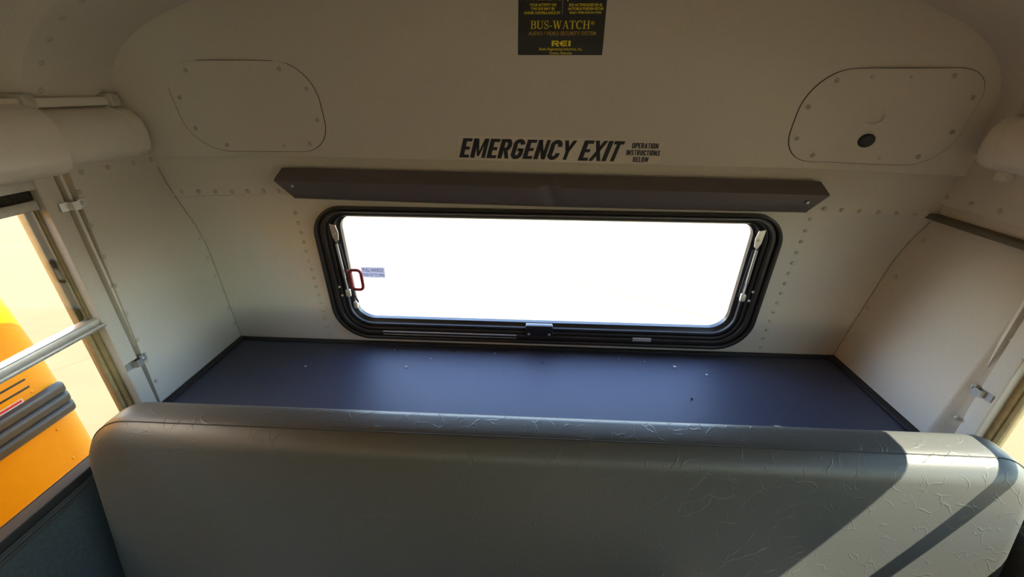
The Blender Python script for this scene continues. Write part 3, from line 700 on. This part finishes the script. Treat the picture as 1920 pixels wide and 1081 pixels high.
sline(glyphs('Radio Engineering Industries, Inc.', 0.012), 1011, 1092, 89.4, 96, M['sign_y'])
sline(glyphs('Omaha, Nebraska', 0.012), 1030, 1072.5, 97, 102.4, M['sign_y'])
for s, pa, pb, t in (('YOUR ACTIVITY ON', 993, 1043, 7), ('THIS BUS MAY BE', 995.5, 1040, 14.2), ('UNDER SURVEILLANCE BY', 982.5, 1051, 22)):
    sline(glyphs(s, 0.022), pa, pb, t-0.2, t+5.2, M['sign_y'])
for s, pa, pb, t in (('SUS ACTIVIDADES EN EL', 1067, 1130, 7), ('AUTOBUS PUEDEN ESTAR', 1065, 1132, 14.2), ('BAJO VIGILANCIA POR:', 1068, 1128, 22)):
    sline(glyphs(s, 0.022), pa, pb, t-0.2, t+5.2, M['sign_y'])
sline(glyphs('WARNING', 0.03), 985, 1054, -12, 1.5, M['sign_o'])
sline(glyphs('¡ATENCION', 0.03), 1064, 1133, -12, 3, M['sign_y'])
sline(rct(0, 1, 0, 1), 1055.2, 1055.9, -6, 27, M['grey_sticker'])

# pull-handle sticker on the glass
e = empty('handle_sticker', (-0.55, -0.015, 0.28)); tag(e, 'small grey sticker on the rear glass reading PULL HANDLE beside the red handle', 'sticker')
gy = lambda x, z, d=0.0: RW(x, z, -0.0195+d)
q = [(-0.592, 0.263), (-0.510, 0.263), (-0.508, 0.303), (-0.592, 0.303)]
pset(loft('film', [[gy(a, b, 0.0002) for a, b in q], [gy(a, b, 0.0008) for a, b in q]], M['back_film'], None, smooth=0), e)
lay('lettering', fit(glyphs('PULL HANDLE', 0.012), -0.586, -0.514, 0.286, 0.299), gy, 0.0014, M['navy'], e)
lay('lettering', fit(glyphs('PUSH OUT TO OPEN', 0.012), -0.586, -0.513, 0.268, 0.279), gy, 0.0014, M['navy'], e)

# ---------------------------------------------------------------- rear shelf
sh = empty('rear_shelf', (0, -0.2, -0.05)); tag(sh, 'wide dark blue-grey matted shelf under the emergency window', 'shelf')
pset(box('shelf_top', -1.104, 1.104, -0.47, -0.001, -0.05, 0.0, M['shelf']), sh)
pset(box('edge_strip', -1.104, -1.082, -0.46, -0.002, 0.0, 0.007, M['edging'], None, 0.002), sh)
pset(box('edge_strip', 1.074, 1.104, -0.46, -0.002, 0.0, 0.007, M['edging'], None, 0.002), sh)
pset(box('edge_strip', -1.082, 1.074, -0.022, -0.002, 0.0, 0.006, M['edging'], None, 0.002), sh)
pset(box('shelf_front', -1.104, 1.13, -0.47, -0.45, FZ, -0.05, M['lower']), sh)
cr = [(-0.765, -0.171, 1, 1.2), (-0.418, -0.155, 1, 1.5), (0.507, -0.102, 1, 1.7), (0.601, -0.141, 1, 1.5), (0.51, -0.267, 0, 1.3), (0.05, -0.103, 0, 1.3), (-0.121, -0.054, 1, 0.9), (0.322, -0.062, 1, 0.7), (-0.491, -0.051, 1, 0.9), (0.137, -0.059, 0, 1.2), (-0.345, -0.1, 1, 0.7), (0.41, -0.075, 1, 0.7), (-0.27, -0.052, 0, 1.2)]
def crumb_mesh(m, sd):
    rnd = random.Random(sd); bm = bmesh.new(); bmesh.ops.create_icosphere(bm, subdivisions=1, radius=0.0032)
    for w in bm.verts: w.co = Vector((w.co.x*rnd.uniform(0.7, 1.3), w.co.y*rnd.uniform(0.7, 1.2), w.co.z*0.6*rnd.uniform(0.7, 1.2)))
    zm = min(w.co.z for w in bm.verts)
    for w in bm.verts: w.co.z -= zm
    me = bpy.data.meshes.new('crumb'); bm.to_mesh(me); bm.free(); me.materials.append(m); return me
CM = [crumb_mesh(M['crumb_d'], 1), crumb_mesh(M['crumb'], 2)]
CL = ['lone white crumb at the left end of the dark shelf, below the rivet column', 'white crumb left of centre on the shelf, below the scuffed slot in the window frame', 'larger white crumb right of centre on the shelf, below the silver foil patch',
      'white crumb right of the larger white crumb below the foil patch', 'dark crumb nearest the seat on the right part of the shelf', 'dark crumb near the middle of the shelf, furthest from the window of the middle crumbs',
      'small white crumb close to the window frame, just left of the shelf centre', 'faint pale crumb close to the window frame, just left of the foil patch', 'white crumb close to the window frame near the left end of the scuffed slot',
      'dark crumb close to the window frame, right of the latch plate', 'faint pale crumb on the shelf between the scuffed slot and the seat', 'faint pale crumb close below the silver foil patch on the window frame', 'dark crumb close to the window frame below the scuffed slot']
for i, (x, y, w, k) in enumerate(cr):
    o = link('crumb', CM[w]); o.location = (x, y, 0.0002); o.scale = (k, k, k); o.rotation_euler[2] = i*1.3
    tag(o, CL[i], 'crumb', 'crumbs on the rear shelf')

# ---------------------------------------------------------------- bench seat
seat = empty('bench_seat', (0, -0.7, FZ)); tag(seat, 'full-width grey vinyl bench seat with sunlight on its right end', 'seat')
def seat_y(z): return 0.0 - 0.17*(0.15-z)      # recline of the back
SX, SZT, SZB = 1.058, 0.158, -0.46
def seat_ring(inset, yy, puff=0.0):
    q = rrect(-SX+inset, SX+0.052-inset, SZB+inset, SZT-inset, [max(0.015, r-inset) for r in (0.05, 0.095, 0.115, 0.05)], 12)
    out = []
    for i, (x, z) in enumerate(q): out.append(Vector((x, yy+seat_y(z)-puff, z)))
    return out
rings = []
yf, yb_, rf, rb = -0.640, -0.520, 0.048, 0.036
for t in (90, 75, 60, 45, 30, 15, 0):
    a = math.radians(t); rings.append(seat_ring(rf*(1-math.cos(a)), yf+rf-rf*math.sin(a)))
inner = [seat_ring(i_, yf-p) for i_, p in ((0.21, 0.006), (0.14, 0.005), (0.09, 0.003), (0.065, 0.001))]
back = []
for t in (0, 15, 30, 45, 60, 75, 90):
    a = math.radians(t); back.append(seat_ring(rb*(1-math.cos(a)), yb_-rb+rb*math.sin(a)))
bk = loft('backrest', inner+rings+back, M['vinyl'], None, smooth=60); pset(bk, seat)
# stitched seam along the front edge of the top
a = math.radians(20); sm = seat_ring(rf*(1-math.cos(a))-0.0004, yf+rf-rf*math.sin(a))
i0 = 13; seam_pts = sm[i0:i0+26]
seam_pts = [Vector((SX-0.002, p.y, 0.0)) if False else p for p in seam_pts]
dens = []
for p, q_ in zip(seam_pts, seam_pts[1:]):
    k = max(1, int((q_-p).length/0.03)); dens += [p.lerp(q_, i/k) for i in range(k)]
dens.append(seam_pts[-1])
o = tube('seam', dens, 0.0013, M['thread'], None, 6); pset(o, seat)
def cush_ring(inset, z): return [Vector((x, y, z)) for x, y in rrect(-SX+inset, SX-inset, -1.16+inset, -0.735-inset, 0.05, 6)]
pset(loft('cushion', [cush_ring(0.03, -0.46), cush_ring(0.0, -0.44), cush_ring(0.0, -0.39), cush_ring(0.012, -0.37), cush_ring(0.05, -0.362)], M['vinyl'], None, smooth=50), seat)
pset(box('seat_frame', -1.0, 1.0, -1.10, -0.66, -0.485, -0.458, M['black']), seat)
for x in (-0.85, 0.0, 0.85):
    for y in (-1.05, -0.70): pset(box('leg', x-0.018, x+0.018, y-0.018, y+0.018, FZ, -0.485, M['black'], None, 0.003), seat)

# ---------------------------------------------------------------- the yellow bus alongside
GZ = -1.90
XB = -1.68
def bz(z): return 0.864+(z-0.864)*1.05
def by(y): return -1.309+(y+1.309)*1.05
bus = empty('school_bus', (XB-1.2, -4.5, GZ)); tag(bus, 'yellow school bus parked close alongside, seen through the left window', 'bus')
def bus_prof():
    p = [(-1.2, -1.35)]
    for i in range(12): p.append((-1.2, lerp(-1.35, 0.70, (i+1)/12)))
    p += [(-1.19, 0.80), (-1.16, 0.90), (-1.09, 1.0), (-0.98, 1.08), (-0.8, 1.15), (-0.5, 1.20), (0, 1.22)]
    return p + [(-x, z) for x, z in p[-2::-1]]
BP = bus_prof()
def bus_ring(y, inset, rear=True):
    out = []
    for x, z in BP:
        k = (1.2-inset)/1.2
        out.append(Vector((XB-1.2+x*k, y - (0.05*(max(0, z+0.2)/0.5)**2*0.55 if rear else 0)*1.0, z - (inset*0.6 if z > 0.75 else 0))))
    return out
YE = by(-0.188); RB = 0.13
rings = [bus_ring(YE, 0.5)]
for t in (90, 75, 60, 45, 30, 15, 0):
    a = math.radians(t); rings.append(bus_ring(YE-RB+RB*math.sin(a), RB*(1-math.cos(a))))
rings += [bus_ring(y, 0.0, False) for y in (-1.2, -4, -9.0)] + [bus_ring(-9.08, 0.08, False), bus_ring(-9.1, 0.4, False)]
pset(loft('body', rings, M['yellow'], None, smooth=35), bus)
def rub_rail(z0, z1, yend):
    """ribbed rail: three rolled ridges"""
    h = z1-z0; sec = []
    for i in range(3):
        a = z0+h*i/3; b = z0+h*(i+1)/3
        for t in (0.0, 0.12, 0.3, 0.7, 0.88): sec.append((0.022*(0.45 if t == 0 else 0.8 if t in (0.12, 0.88) else 1.0), lerp(a, b, t)))
    sec.append((0.0, z1)); sec.insert(0, (0.0, z0))
    def rg(y, k=1.0): return [Vector((XB-0.006+(d+0.006)*k, y, lerp((z0+z1)/2, z, 0.85+0.15*k))) for d, z in sec]
    o = loft('rub_rail', [rg(-9.0), rg(yend-0.02), rg(yend-0.008, 0.85), rg(yend, 0.5)], M['rail'], None, smooth=30); pset(o, bus)
rub_rail(bz(-0.160), bz(-0.040), by(-0.240)); rub_rail(-0.62, -0.50, -0.24); rub_rail(-1.10, -0.98, -0.24)
for z in (0.076, 0.024, -0.004):
    pset(box('louver_slot', XB-0.004, XB+0.0012, by(-0.62), by(-0.318), bz(z)-0.0035, bz(z)+0.0035, M['black'], None, 0.001), bus)
lb = box('warning_label', XB-0.002, XB+0.001, by(-0.47), by(-0.350), bz(-0.068), bz(-0.026), M['white']); lb['label'] = 'white warning label with a red band'; pset(lb, bus)
for nm, za, zb_, m in (('red_band', -0.036, -0.029, M['stick_red']), ('text_line', -0.0435, -0.0415, M['stick_text']), ('text_line', -0.0485, -0.0465, M['stick_text']), ('text_line', -0.0535, -0.0515, M['stick_text']), ('text_line', -0.0585, -0.0565, M['stick_text'])):
    o = box(nm, XB+0.0005, XB+0.0015, by(-0.467), by(-0.354) if nm == 'red_band' else by(-0.358), bz(za), bz(zb_), m); o.parent = lb; o.matrix_parent_inverse = Matrix.Translation(-bus.location) @ Matrix.Translation(bus.location)
BR = dome_mesh('body_rivet', 0.0055, 0.002, M['yellow'])
for y, z in ((-0.283, 0.106), (-0.270, -0.025), (-0.266, -0.192), (-0.27, -0.32)):
    pset(stud('rivet', BR, (XB, by(y-0.05), bz(z)), (1, 0, 0), None), bus)
for i in range(11):
    ya = -0.80-0.71*i
    pset(box('bus_window', XB-0.004, XB+0.003, ya-0.62, ya, 0.03, 0.64, M['dark_glass'], None, 0.001), bus)
def wheel(x, y):
    rings = []
    for r, d in ((0.20, 0.02), (0.30, 0.0), (0.46, 0.0), (0.50, 0.03), (0.50, 0.22), (0.46, 0.25), (0.2, 0.25)):
        rings.append([Vector((x-d, y+r*math.cos(2*math.pi*i/28), GZ+0.5+r*math.sin(2*math.pi*i/28))) for i in range(28)])
    pset(loft('wheel', rings, M['tyre'], None, smooth=40), bus)
for x in (XB-0.02, XB-2.13):
    for y in (-2.6, -8.0): wheel(x, y)

# ---------------------------------------------------------------- concrete yard of jointed slabs
ground = empty('ground', (0, 0, GZ)); struct(ground, 'sunlit pale concrete yard of square jointed slabs')
o = box('joint_bed', -30, 30, -30, 30, GZ-0.30, GZ-0.012, M['joint']); pset(o, ground)
v = []; f = []
R1, R2 = 29.0, 400.0
for (xa, ya, xb, yb2) in ((-R2, -R2, R2, -R1), (-R2, R1, R2, R2), (-R2, -R1, -R1, R1), (R1, -R1, R2, R1)):
    n = len(v); v += [(xa, ya, GZ-0.004), (xb, ya, GZ-0.004), (xb, yb2, GZ-0.004), (xa, yb2, GZ-0.004)]; f.append((n, n+1, n+2, n+3))
o = mesh('open_yard', v, f, M['soil']); pset(o, ground)
ang = math.atan2(-0.532, 0.847); SA, SC_ = 3.2, 3.66
bm = bmesh.new(); hw, hd, ch = SA/2-0.004, SC_/2-0.004, 0.006
slab_v = []
for (k, z) in ((0, -0.05), (0, -0.006), (ch, 0.0)):
    slab_v += [(-hw+k, -hd+k, z), (hw-k, -hd+k, z), (hw-k, hd-k, z), (-hw+k, hd-k, z)]
slab_f = [(8, 9, 10, 11)] + [(4*i+j, 4*i+(j+1) % 4, 4*i+4+(j+1) % 4, 4*i+4+j) for i in range(2) for j in range(4)]
SLAB = bpy.data.meshes.new('slab'); SLAB.from_pydata(slab_v, [], slab_f); SLAB.materials.append(M['concrete'])
ca, sa = math.cos(ang), math.sin(ang)
for i in range(-9, 10):
    for j in range(-9, 10):
        a_ = -8.65 + SA*(i+3.5) ; c_ = 4.42 + SC_*(j-0.5)
        x = a_*0.847 + c_*0.532; y = -a_*0.532 + c_*0.847
        if x*x+y*y > 25**2: continue
        s = link('slab', SLAB); s.location = (x, y, GZ + random.uniform(-0.001, 0.001)); s.rotation_euler[2] = ang
        pset(s, ground)
